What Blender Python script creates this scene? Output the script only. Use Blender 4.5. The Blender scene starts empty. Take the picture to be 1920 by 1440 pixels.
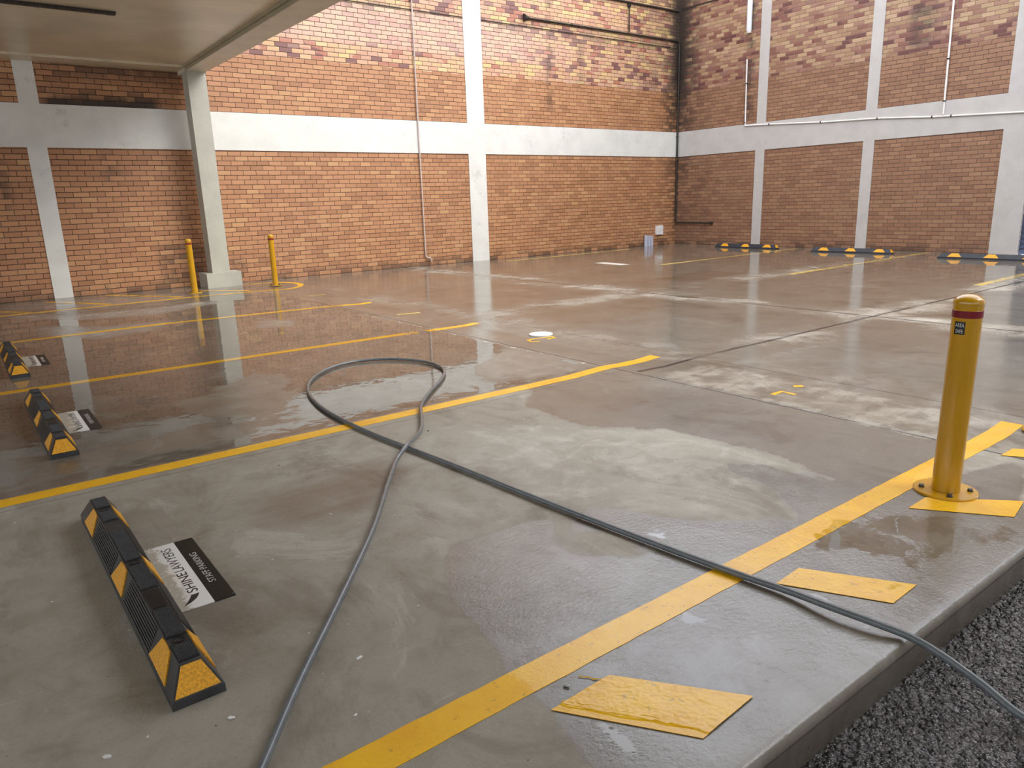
import bpy, bmesh, math, random
import numpy as np
from mathutils import Vector, Matrix

random.seed(7); rng = np.random.default_rng(7)
SC = bpy.context.scene; COL = SC.collection
H = 1.35                      # eye height (m)
F = 1360.8                    # focal length in px of the 1920 px frame
RT = np.array([0.7945682, -0.60637236, -0.03120798])
UP = np.array([0.17195703, 0.17543661, 0.96935689])
FW = np.array([0.5823162, 0.77558658, -0.24366635])
XR, YL = 17.02, 14.44         # planes of the right and the left brick wall
CURB = 0.85                   # front edge of the slab

def ray(px, py): return FW + RT*(px-960)/F - UP*(py-720)/F
def G(px, py, z=0.0):         # survey helper: photo pixel -> world x, y on a level plane
    d = ray(px, py); t = (z-H)/d[2]; return (float(t*d[0]), float(t*d[1]))
def GP(pts, z=0.0): return [G(a, b, z) for a, b in pts]

# ------------------------------------------------------------------ camera
cam = bpy.data.objects.new('camera', bpy.data.cameras.new('camera')); COL.objects.link(cam)
cam.data.sensor_width = 36; cam.data.lens = 36*F/1920; cam.data.clip_end = 200
M = Matrix(((RT[0], UP[0], -FW[0], 0), (RT[1], UP[1], -FW[1], 0), (RT[2], UP[2], -FW[2], H), (0, 0, 0, 1)))
cam.matrix_world = M; SC.camera = cam

# ------------------------------------------------------------------ node helper
class NT:
    def __init__(s, name):
        s.mat = bpy.data.materials.new(name); s.mat.use_nodes = True
        s.t = s.mat.node_tree; s.t.nodes.clear()
        s.out = s.t.nodes.new('ShaderNodeOutputMaterial')
    def n(s, typ, **kw):
        nd = s.t.nodes.new(typ)
        for k, v in kw.items(): setattr(nd, k, v)
        return nd
    def put(s, sock, v):
        if v is None: return
        if isinstance(v, bpy.types.NodeSocket): s.t.links.new(v, sock)
        else:
            if sock.type == 'RGBA' and not isinstance(v, (int, float)) and len(v) == 3: v = (*v, 1)
            sock.default_value = v
    def m(s, op, a, b=None, c=None, clamp=False):
        nd = s.n('ShaderNodeMath', operation=op, use_clamp=clamp)
        s.put(nd.inputs[0], a); s.put(nd.inputs[1], b); s.put(nd.inputs[2], c); return nd.outputs[0]
    def add(s, a, b): return s.m('ADD', a, b)
    def sub(s, a, b): return s.m('SUBTRACT', a, b)
    def mul(s, a, b): return s.m('MULTIPLY', a, b)
    def mx(s, a, b): return s.m('MAXIMUM', a, b)
    def mn(s, a, b): return s.m('MINIMUM', a, b)
    def ss(s, v, a, b, lo=0.0, hi=1.0):          # smooth step, also with a > b
        if a > b: a, b, lo, hi = b, a, hi, lo
        nd = s.n('ShaderNodeMapRange', interpolation_type='SMOOTHSTEP')
        s.put(nd.inputs[0], v); nd.inputs[1].default_value = a; nd.inputs[2].default_value = b
        nd.inputs[3].default_value = lo; nd.inputs[4].default_value = hi; return nd.outputs[0]
    def mix(s, f, a, b, blend='MIX'):
        nd = s.n('ShaderNodeMix', data_type='RGBA', blend_type=blend)
        s.put(nd.inputs[0], f); s.put(nd.inputs[6], a); s.put(nd.inputs[7], b); return nd.outputs[2]
    def mixf(s, f, a, b):
        nd = s.n('ShaderNodeMix', data_type='FLOAT')
        s.put(nd.inputs[0], f); s.put(nd.inputs[2], a); s.put(nd.inputs[3], b); return nd.outputs[0]
    def pos(s): return s.n('ShaderNodeNewGeometry').outputs['Position']
    def xyz(s, v):
        nd = s.n('ShaderNodeSeparateXYZ'); s.put(nd.inputs[0], v); return nd.outputs
    def vec(s, x, y, z):
        nd = s.n('ShaderNodeCombineXYZ'); s.put(nd.inputs[0], x); s.put(nd.inputs[1], y); s.put(nd.inputs[2], z); return nd.outputs[0]
    def noise(s, v, scale, detail=4, rough=.55, dist=0.0, stretch=None):
        if stretch:
            mp = s.n('ShaderNodeMapping'); s.put(mp.inputs[0], v); mp.inputs['Scale'].default_value = stretch; v = mp.outputs[0]
        nd = s.n('ShaderNodeTexNoise'); s.put(nd.inputs['Vector'], v)
        nd.inputs['Scale'].default_value = scale; nd.inputs['Detail'].default_value = detail
        nd.inputs['Roughness'].default_value = rough; nd.inputs['Distortion'].default_value = dist
        return nd.outputs[0]
    def white(s, v):
        nd = s.n('ShaderNodeTexWhiteNoise', noise_dimensions='3D'); s.put(nd.inputs['Vector'], v); return nd.outputs[0]
    def ramp(s, v, stops, const=False):
        nd = s.n('ShaderNodeValToRGB'); s.put(nd.inputs[0], v); r = nd.color_ramp
        if const: r.interpolation = 'CONSTANT'
        while len(r.elements) < len(stops): r.elements.new(1)
        for e, (p, c) in zip(r.elements, stops): e.position = p; e.color = (*c, 1)
        return nd.outputs[0]
    def bump(s, h, strength=.3, dist=.01, normal=None):
        nd = s.n('ShaderNodeBump'); s.put(nd.inputs['Height'], h); s.put(nd.inputs['Strength'], strength)
        nd.inputs['Distance'].default_value = dist; s.put(nd.inputs['Normal'], normal); return nd.outputs[0]
    def bsdf(s, color, rough, ior=1.45, metal=0.0, normal=None, coat=None, spec=None, coat_rough=.05):
        b = s.n('ShaderNodeBsdfPrincipled')
        s.put(b.inputs['Base Color'], color); s.put(b.inputs['Roughness'], rough); s.put(b.inputs['IOR'], ior)
        s.put(b.inputs['Metallic'], metal); s.put(b.inputs['Normal'], normal)
        if coat is not None: s.put(b.inputs['Coat Weight'], coat); b.inputs['Coat Roughness'].default_value = coat_rough
        if spec is not None: s.put(b.inputs['Specular IOR Level'], spec)
        s.t.links.new(b.outputs[0], s.out.inputs[0]); return b

def simple(name, col, rough=.5, metal=0.0, var=.12, scale=9, bump=.1, bscale=60, coat=None, ior=1.45, dirt=None, spec=None):
    s = NT(name); p = s.pos()
    a = s.noise(p, scale, 5); f = s.ss(a, .3, .7)
    c1 = tuple(c*(1-var) for c in col); c2 = tuple(min(1, c*(1+var)) for c in col)
    c = s.mix(f, c1, c2)
    if dirt:
        d = s.ss(s.noise(p, dirt[1], 6, .65), dirt[2], dirt[2]+.12); c = s.mix(s.mul(d, dirt[3]), c, dirt[0])
    nb = s.bump(s.noise(p, bscale, 3), bump, .004) if bump else None
    s.bsdf(c, rough, ior, metal, nb, coat, spec); return s.mat

# ------------------------------------------------------------------ brick material
def brick_mat(name, axis, upper, lower, mort_low, mort_up, grime_shade, corner, dark_lo, dark_share):
    s = NT(name); p = s.pos(); x, y, z = s.xyz(p)
    u0 = x if axis == 'x' else y
    CO, LN = .0865, .24
    # hand-laid joints wander a little
    wob = s.noise(p, 2.3, 2)
    zz = s.add(z, s.mul(s.sub(wob, .5), .012))
    r = s.m('DIVIDE', zz, CO); row = s.m('FLOOR', r); fr = s.sub(r, row)
    jit = s.white(s.vec(row, 3.3, 1.1))
    u = s.add(s.m('DIVIDE', u0, LN), s.add(s.mul(s.m('MODULO', row, 2.0), .5), s.mul(jit, .22)))
    col = s.m('FLOOR', u); fu = s.sub(u, col)
    cell = s.vec(col, row, 7.0)
    rnd = s.white(cell); rnd2 = s.white(s.vec(col, row, 31.0))
    fine = s.noise(p, 90, 4); med = s.noise(p, 14, 4)
    edge_v = s.mul(s.mn(fr, s.sub(1.0, fr)), CO)             # metres to nearest bed joint
    edge_u = s.mul(s.mn(fu, s.sub(1.0, fu)), LN)
    ed = s.add(s.mn(edge_v, edge_u), s.mul(s.sub(fine, .5), .004))
    is_up = s.m('GREATER_THAN', s.add(zz, s.mul(s.sub(rnd2, .5), .05)), 4.15)
    mort = s.ss(s.mn(s.add(edge_v, s.mul(s.sub(fine, .5), .003)), s.add(edge_u, .0012)), .0068, .0040)
    # lower work: even orange brick; upper work: mixed, patchy
    lo = s.ramp(s.add(s.mul(rnd, .8), s.mul(med, .2)), lower)
    clus = s.noise(s.vec(u0, 4.0, s.mul(z, 2.6)), .8, 2)
    zfade = s.ss(z, 4.1, 4.9, dark_lo, 0.0)
    key = s.add(rnd, s.add(s.mul(s.sub(clus, .5), .9), zfade))
    up = s.ramp(key, upper, const=True)
    up = s.mix(s.mul(s.sub(rnd2, .5), .5), up, (.75, .5, .36))
    if axis == 'x':
        sheen = s.mul(s.mul(s.ss(z, 4.42, 4.62), s.ss(z, 5.30, 5.26)), s.ss(s.add(u0, s.mul(clus, 4)), 16.5, 13.0))  # pinkish-white sheen of the upper bricks, painted into their colour
        up = s.mix(s.mul(sheen, .62), up, (.66, .42, .34))
    brick = s.mix(is_up, lo, up)
    brick = s.mix(s.mul(s.ss(fine, .3, .75), .16), brick, (.06, .03, .02), 'MIX')
    mc = s.mix(is_up, mort_low, mort_up)
    c = s.mix(mort, brick, mc)
    # water stains, soot and moss, plus shade painted below ceiling and ledge
    g = None
    streak = s.noise(p, 3.5, 6, .7, stretch=(1.6, 1.6, .6))
    for (a0, a1, z0, z1, st) in grime_shade:
        mu = s.mul(s.ss(u0, a0-.12, a0+.12), s.ss(u0, a1+.12, a1-.12))
        mz = s.mul(s.ss(z, z0-.25, z0+.1), s.ss(z, z1+.15, z1-.15))
        gi = s.mul(s.mul(mu, mz), st); g = gi if g is None else s.mx(g, gi)
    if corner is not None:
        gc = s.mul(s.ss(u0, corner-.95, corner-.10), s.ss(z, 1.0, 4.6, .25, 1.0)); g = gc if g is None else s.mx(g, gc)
    base = s.ss(z, .22, .0, 0.0, .55); g = s.mx(g, base) if g is not None else base
    spot = s.ss(s.add(s.mul(streak, .55), s.mul(rnd2, .45)), .38, .58)
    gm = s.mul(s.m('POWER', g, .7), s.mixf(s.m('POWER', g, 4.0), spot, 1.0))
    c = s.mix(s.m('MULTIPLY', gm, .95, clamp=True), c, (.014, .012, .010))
    haze = s.ss(s.noise(p, .55, 4), .35, .75, 0.0, .22)
    c = s.mix(haze, c, s.mix(.5, c, (.22, .12, .085)))
    hgt = s.add(s.ss(ed, .0, .009), s.mul(fine, .25))
    hgt = s.add(hgt, s.mul(rnd, .35))
    nb = s.bump(hgt, .7, .006)
    rg = s.mixf(mort, s.add(.40, s.mul(med, .22)), .9)
    s.bsdf(c, rg, 1.5, 0, nb); return s.mat

LOW_L = [(0, (.26, .120, .062)), (.12, (.36, .165, .072)), (.35, (.43, .200, .090)), (.8, (.49, .243, .112)), (1, (.56, .33, .14))]
UP_L = [(0, (.66, .46, .20)), (.16, (.60, .37, .19)), (.40, (.56, .33, .19)), (.62, (.55, .30, .19)), (.82, (.42, .16, .10)), (.93, (.20, .085, .075))]
LOW_R = [(0, (.20, .095, .055)), (.2, (.24, .120, .068)), (.5, (.275, .142, .079)), (.85, (.31, .168, .094)), (1, (.37, .215, .12))]  # end-wall brick toned down, its shade put into these colours
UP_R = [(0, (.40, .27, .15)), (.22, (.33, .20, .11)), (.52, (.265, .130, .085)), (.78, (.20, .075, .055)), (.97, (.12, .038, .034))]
M_brick_l = brick_mat('orange_brick_wall', 'x', UP_L, LOW_L, (.060, .032, .022), (.075, .045, .035),
    [(12.22, 12.36, 3.6, 6.6, .50), (.80, .88, 1.6, 2.3, .75), (2.3, 2.5, 2.0, 2.4, .3), (13.2, 13.4, 4.2, 5.3, .25), (1.6, 3.3, 2.98, 3.30, 1.0), (1.3, 3.7, 3.66, 3.80, .6), (7.0, 16.5, 5.28, 5.33, .55), (3.0, 3.75, 0, .75, .45), (4.2, 4.5, 0.1, .4, .5), (15.4, 16.6, 4.2, 7.6, .22), (8.0, 16.6, 6.3, 7.0, .3)], 17.02, .12, .2)  # ceiling strip and ledge line are painted shade, the other boxes grime
M_brick_r = brick_mat('shaded_red_brick_wall', 'y', UP_R, LOW_R, (.085, .048, .036), (.20, .13, .095),
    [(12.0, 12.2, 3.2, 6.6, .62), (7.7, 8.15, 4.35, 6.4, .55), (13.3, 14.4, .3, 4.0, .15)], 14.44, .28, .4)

# ------------------------------------------------------------------ floor concrete (masks ride on the mesh)
def concrete(name, kind):
    s = NT(name); p = s.pos(); x, y, z = s.xyz(p)
    at = s.n('ShaderNodeAttribute', attribute_name='mask'); sep = s.n('ShaderNodeSeparateColor'); s.put(sep.inputs[0], at.outputs['Color'])
    wetA, stainA, paleA = sep.outputs; wearA = at.outputs['Alpha']
    nL = s.noise(p, .9, 5, .6, .3); nM = s.noise(p, 5.5, 6, .62, .4); nF = s.noise(p, 70, 5, .7); nS = s.noise(p, 2.6, 5, .6, .6, stretch=(.55, 1.7, 1))
    wr = s.add(wetA, s.add(s.mul(s.sub(nM, .5), .42), s.mul(s.sub(nS, .5), .30)))
    pud = s.ss(wr, .67, .72); damp = s.ss(wr, .30, .46)
    if kind == 'floor':
        c = s.mix(s.ss(nL, .3, .7), (.290, .262, .210), (.360, .335, .280))
        c = s.mix(s.mul(s.ss(nM, .42, .70), .6), c, (.235, .200, .150))
        big = s.noise(p, 1.6, 7, .68, .8, stretch=(1.5, .8, 1)); c = s.mix(s.mul(s.ss(big, .50, .66), .55), c, (.150, .120, .085))
        c = s.mix(s.mul(s.ss(big, .44, .34), .45), c, (.46, .45, .40))
        c = s.mix(s.mul(s.ss(s.noise(p, 34, 2, .4), .755, .80), .85), c, (.70, .69, .64)); c = s.mix(s.mul(s.ss(s.noise(s.vec(s.add(x, 9.0), y, z), 30, 2, .4), .77, .80), .85), c, (.03, .025, .02))
        scr = s.noise(p, 7, 6, .8, .2, stretch=(.25, 2.6, 1)); c = s.mix(s.mul(s.ss(scr, .60, .72), .5), c, (.52, .48, .40))
        c = s.mix(s.mul(s.ss(nF, .52, .72), .35), c, (.16, .15, .13))
        c = s.mix(s.mul(s.ss(s.noise(p, 160, 2), .66, .74), .35), c, (.62, .60, .54))
        sm = s.ss(s.add(stainA, s.mul(s.sub(nS, .5), .8)), .25, .8)
        c = s.mix(s.mul(sm, .62), c, (.150, .082, .040))
        pm = s.ss(s.add(paleA, s.mul(s.sub(nM, .5), .9)), .35, .8)
        c = s.mix(s.mul(pm, .75), c, (.60, .58, .53))
        # joints sawn between the pours, ragged at their edges
        wob = s.mul(s.sub(s.noise(p, 3.0, 6, .7), .5), .05)
        wob2 = s.mul(s.sub(s.noise(p, 1.3, 5, .7), .5), .9)
        dark = None; halo = None
        def line(cc, oc, o0, o1, w, k, hk):
            nonlocal dark, halo
            d = s.m('ABSOLUTE', s.add(s.sub(cc, oc), wob))
            rng_ = s.mul(s.m('GREATER_THAN', o0[0], o0[1]), s.m('LESS_THAN', o0[0], o1))
            l = s.mul(s.mul(s.ss(d, w, w*.35), rng_), k); hh = s.mul(s.mul(s.ss(s.m('ABSOLUTE', s.add(s.sub(cc, oc), wob2)), .50, .02), rng_), hk)
            dark = l if dark is None else s.mx(dark, l); halo = hh if halo is None else s.mx(halo, hh)
        line(x, 4.15, (y, .8), 12.6, .014, .95, .25)
        line(x, 4.95, (y, 1.0), 12.0, .011, .6, .5)
        line(x, 7.95, (y, .8), 14.44, .030, .95, .95)
        line(y, 3.92, (x, 4.2), 17.1, .032, .95, .95)
        line(y, 7.30, (x, 4.95), 17.1, .018, .6, .6)
        line(y, 10.75, (x, 4.95), 17.1, .010, .45, .16)
        line(y, 4.02, (x, -3.0), 4.15, .012, .30, .0)
        gaps = s.ss(s.noise(p, 1.7, 5, .7), .36, .48, .35, 1.0)
        wn = s.mul(s.ss(s.noise(p, 2.2, 7, .62, .6), .22, .78), s.ss(s.noise(p, .75, 3, .6, .6), .42, .60, .12, 1.0))
        c = s.mix(s.mul(s.mul(halo, wn), .75), c, (.58, .55, .50))
        damp = s.mul(damp, s.sub(1.0, s.mul(s.mul(halo, wn), .85))); court = s.ss(x, 4.0, 5.2); wet_dark = s.mixf(damp, 1.0, s.mixf(court, .40, .34)); wet_dark = s.mul(wet_dark, s.mixf(pud, 1.0, .85))
        c = s.mix(s.sub(1.0, wet_dark), c, s.mix(.86, c, (.040, .026, .017)))
        c = s.mix(s.ss(z, -.024, -.045, 0, .72), c, s.mix(.8, c, (.035, .028, .020)))  # kerb face: damp brown stain, with its shade painted in as well
        c = s.mix(s.mul(dark, gaps), c, (.018, .015, .012))
        # thin pale splinter beside the long joint, from chipped edges
        sp = s.mul(s.mul(s.ss(s.m('ABSOLUTE', s.add(s.sub(x, 4.10), wob)), .035, .012), s.ss(s.noise(p, 8, 6, .8), .54, .60)), s.mul(s.m('GREATER_THAN', y, 4.2), s.m('LESS_THAN', y, 8.6)))
        c = s.mix(s.mul(sp, .8), c, (.75, .74, .70))
        rough = s.mixf(damp, .62, s.mixf(court, s.add(.15, s.mul(nM, .16)), s.add(.07, s.mul(nM, .13))))
        rough = s.mixf(s.mul(s.mul(halo, wn), .8), rough, .42)
        rough = s.mixf(pud, rough, .018)
        nose_m = s.mul(s.ss(z, -.0008, -.005), s.ss(z, -.046, -.038)); rough = s.mixf(s.mul(nose_m, .9), rough, s.add(.10, s.mul(nM, .15)))
        hh = s.add(s.mul(nF, 1.0), s.mul(dark, -4.0))
        bs = s.mixf(pud, s.mixf(damp, .45, s.mixf(court, .20, .05)), .0)
        nb = s.bump(hh, bs, .004)
        rip = s.noise(p, 7, 2, .5, .5); nb = s.bump(rip, s.mixf(pud, .05, .075), .01, nb)
        edge_r = s.mul(s.mul(s.ss(wr, .50, .62), s.ss(wr, .74, .68)), s.ss(x, 4.4, 3.9)); nb = s.bump(s.noise(p, 38, 3, .6, .8, stretch=(1, 1.5, 1)), s.mul(edge_r, .16), .012, nb)
        s.bsdf(c, rough, s.mixf(pud, s.mixf(damp, 1.45, 1.62), s.mixf(s.m('GREATER_THAN', y, 4.1), 1.62, 1.42)), 0, nb)
    else:
        base = {'yellow': ((.76, .39, .004), (.84, .48, .008)), 'faded': ((.52, .38, .10), (.60, .46, .16)), 'white': ((.72, .72, .70), (.8, .8, .78))}[kind]
        c = s.mix(s.ss(nM, .3, .7), *base)
        c = s.mix(s.mul(s.ss(nF, .55, .75), .25), c, (.40, .24, .02) if kind != 'white' else (.4, .4, .38))
        c = s.mix(s.mul(s.ss(s.noise(p, 25, 6, .7), .60, .66), .5), c, (.30, .20, .05) if kind != 'white' else (.3, .3, .28))
        wear = s.ss(s.add(s.mul(s.noise(p, 22, 6, .75), .9), wearA), .86, .92)
        c = s.mix(wear, c, (.17, .15, .12))
        c = s.mix(s.mul(pud, .25), c, (.10, .06, .01))
        rough = s.mixf(pud, s.mixf(damp, .50, .22), .03)
        nb = s.bump(s.add(nF, s.mul(nM, 2.0)), s.mixf(pud, .25, .0), .004)
        s.bsdf(c, rough, 1.5, 0, nb)
    return s.mat
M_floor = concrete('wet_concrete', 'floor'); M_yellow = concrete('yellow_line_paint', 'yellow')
M_faded = concrete('faded_yellow_paint', 'faded'); M_white = concrete('white_line_paint', 'white')

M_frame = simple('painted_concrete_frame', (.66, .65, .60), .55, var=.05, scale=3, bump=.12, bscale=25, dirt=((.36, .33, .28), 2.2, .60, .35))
M_frame_r = simple('painted_concrete_frame_shaded', (.46, .44, .42), .55, var=.05, scale=3, bump=.12, bscale=25, dirt=((.36, .33, .30), 2.2, .60, .35))  # same frame paint, darkened to carry the end wall's shade
M_column = simple('cream_grey_column_paint', (.43, .415, .345), .5, var=.06, scale=4, bump=.3, bscale=18, dirt=((.2, .18, .14), 6, .66, .4))
M_soffit = simple('beige_gloss_soffit', (.62, .54, .39), .30, var=.10, scale=1.5, bump=.25, bscale=11, dirt=((.50, .46, .38), 3.5, .60, .35))
M_beam = simple('beige_beam_paint', (.60, .54, .43), .42, var=.07, scale=3, bump=.25, bscale=14, dirt=((.22, .18, .12), 9, .68, .45))
M_beamin = simple('olive_beam_paint', (.36, .31, .20), .42, var=.07, scale=3, bump=.2, bscale=14)
M_upper = simple('grey_render', (.42, .41, .39), .8, var=.08, scale=1)
M_back = simple('cream_back_wall', (.74, .71, .64), .7, var=.08, scale=1)
M_rubber = simple('black_rubber', (.012, .012, .013), .55, var=.3, scale=20, bump=.2, bscale=150, dirt=((.16, .15, .13), 30, .66, .5))
M_rubside = simple('dusty_black_rubber', (.036, .037, .038), .36, var=.25, scale=14, bump=.15, bscale=120, dirt=((.14, .14, .13), 18, .62, .4))
M_navy = simple('navy_rubber', (.018, .023, .034), .5, var=.2, scale=8, bump=.1)
M_panel = simple('yellow_reflective_panel', (.72, .34, .012), .42, var=.22, scale=130, bump=.9, bscale=190)
M_bolly = simple('glossy_yellow_bollard', (.50, .26, .003), .22, var=.05, scale=5, bump=.04, bscale=30, coat=.5, dirt=((.25, .14, .02), 14, .70, .35))
M_red = simple('dark_red_band', (.20, .010, .018), .28, var=.1, bump=0)
M_steel = simple('dark_bolt_steel', (.10, .10, .09), .35, metal=.8, bump=.1)
M_black = simple('black_print', (.012, .012, .013), .38, bump=0)
M_dark = simple('dark_corroded_iron', (.035, .027, .022), .6, metal=.2, var=.4, scale=20, dirt=((.22, .10, .05), 12, .62, .5))
M_pvc = simple('white_plastic_conduit', (.72, .70, .68), .35, var=.05, dirt=((.35, .2, .15), 12, .68, .3))
M_pipe = simple('painted_downpipe', (.50, .42, .38), .4, var=.1, dirt=((.28, .13, .08), 8, .6, .5))
M_tube = simple('frosted_light_cover', (.80, .84, .90), .25, var=.03, bump=0)
M_grpipe = simple('grey_plastic_pipe', (.42, .42, .50), .35, var=.05, bump=0)
M_door = simple('blue_door', (.065, .085, .14), .4, var=.1, scale=5)
M_hose = simple('grey_hose_rubber', (.125, .14, .145), .22, var=.1, scale=20, bump=.15, bscale=200, spec=.6)
M_sign = None
def sign_mat():
    s = NT('weathered_white_sign'); p = s.pos(); x, y, z = s.xyz(p)
    n = s.noise(p, 16, 7, .75, .6); n2 = s.noise(p, 90, 4, .8)
    e = s.ss(x, .50, .43, 0, .32)
    d = s.ss(s.add(s.add(n, e), s.mul(s.sub(n2, .5), .5)), .60, .80)
    c = s.mix(s.mul(d, .8), (.92, .93, .90), (.38, .33, .23)); s.bsdf(c, s.mixf(d, .22, .6), 1.45, 0, s.bump(n2, .1, .002)); return s.mat
M_sign = sign_mat()
def asphalt_mat():
    s = NT('rough_wet_asphalt'); p = s.pos()
    v = s.n('ShaderNodeTexVoronoi'); s.put(v.inputs['Vector'], p); v.inputs['Scale'].default_value = 95
    v2 = s.n('ShaderNodeTexVoronoi'); s.put(v2.inputs['Vector'], p); v2.inputs['Scale'].default_value = 42
    c = s.mix(s.white(v.outputs['Position']), (.018, .016, .016), (.22, .20, .195))
    c = s.mix(s.ss(s.noise(p, 3, 5), .4, .7), c, s.mix(.5, c, (.02, .015, .015)))
    h = s.add(s.mul(v.outputs[0], -1.0), s.mul(v2.outputs[0], -1.6)); s.bsdf(c, .17, 1.6, 0, s.bump(h, 1.0, .012)); return s.mat
M_asph = asphalt_mat()

# ------------------------------------------------------------------ mesh helpers
def link(name, me, mats, parent=None):
    o = bpy.data.objects.new(name, me); COL.objects.link(o)
    for m in (mats if isinstance(mats, (list, tuple)) else [mats]): me.materials.append(m)
    if parent: o.parent = parent
    return o
def obj(name, bm, mat, parent=None, bevel=0, smooth=False):
    if bevel: bmesh.ops.bevel(bm, geom=[e for e in bm.edges if e.is_manifold and e.calc_face_angle(0) > .5], offset=bevel, segments=2, affect='EDGES')
    me = bpy.data.meshes.new(name); bmesh.ops.recalc_face_normals(bm, faces=bm.faces); bm.to_mesh(me); bm.free()
    if smooth:
        for p in me.polygons: p.use_smooth = True
        try: me.set_sharp_from_angle(angle=math.radians(40))
        except Exception: pass
    return link(name, me, mat, parent)
def box(bm, x0, x1, y0, y1, z0, z1):
    v = [bm.verts.new(c) for c in ((x0, y0, z0), (x1, y0, z0), (x1, y1, z0), (x0, y1, z0), (x0, y0, z1), (x1, y0, z1), (x1, y1, z1), (x0, y1, z1))]
    for f in ((0, 3, 2, 1), (4, 5, 6, 7), (0, 1, 5, 4), (1, 2, 6, 5), (2, 3, 7, 6), (3, 0, 4, 7)): bm.faces.new([v[i] for i in f])
def prism(bm, pts, z0, z1):
    n = len(pts); a = [bm.verts.new((*p, z0)) for p in pts]; b = [bm.verts.new((*p, z1)) for p in pts]
    bm.faces.new(a[::-1]); bm.faces.new(b)
    for i in range(n): bm.faces.new((a[i], a[(i+1) % n], b[(i+1) % n], b[i]))
def tube(bm, pts, r, seg=12, caps=True):
    P_ = [Vector(p) for p in pts]; rings = []; nrm = None
    for i, p in enumerate(P_):
        d = (P_[min(i+1, len(P_)-1)]-P_[max(i-1, 0)]).normalized()
        if nrm is None: nrm = d.orthogonal().normalized()
        nrm = (nrm - d*nrm.dot(d)).normalized(); bn = d.cross(nrm)
        rr = r[i] if isinstance(r, (list, tuple)) else r
        rings.append([bm.verts.new(p + (nrm*math.cos(a)+bn*math.sin(a))*rr) for a in [2*math.pi*k/seg for k in range(seg)]])
    for A, B in zip(rings, rings[1:]):
        for k in range(seg): bm.faces.new((A[k], A[(k+1) % seg], B[(k+1) % seg], B[k]))
    if caps: bm.faces.new(rings[0][::-1]); bm.faces.new(rings[-1])
def lathe(bm, prof, cx, cy, seg=40):
    rings = []
    for (r, z) in prof:
        rings.append([bm.verts.new((cx+r*math.cos(2*math.pi*k/seg), cy+r*math.sin(2*math.pi*k/seg), z)) for k in range(seg)] if r > 1e-5 else [bm.verts.new((cx, cy, z))])
    for A, B in zip(rings, rings[1:]):
        for k in range(seg):
            if len(A) == 1: bm.faces.new((A[0], B[k], B[(k+1) % seg]))
            elif len(B) == 1: bm.faces.new((A[k], A[(k+1) % seg], B[0]))
            else: bm.faces.new((A[k], A[(k+1) % seg], B[(k+1) % seg], B[k]))
def B(): return bmesh.new()
def tag(o, label, cat, group=None, kind=None):
    o['label'] = label; o['category'] = cat
    if group: o['group'] = group
    if kind: o['kind'] = kind
    return o
def struct(o, label=None, cat=None):
    o['kind'] = 'structure'
    if label: o['label'] = label
    if cat: o['category'] = cat
    return o
def empty(name, loc=(0, 0, 0), rz=0.0):
    o = bpy.data.objects.new(name, None); COL.objects.link(o); o.location = loc; o.rotation_euler = (0, 0, rz); o.empty_display_size = .1; return o
def copy_tree(o, parent=None):
    c = o.copy(); COL.objects.link(c); c.parent = parent
    for ch in [k for k in bpy.data.objects if k.parent == o]: copy_tree(ch, c)
    return c

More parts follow.
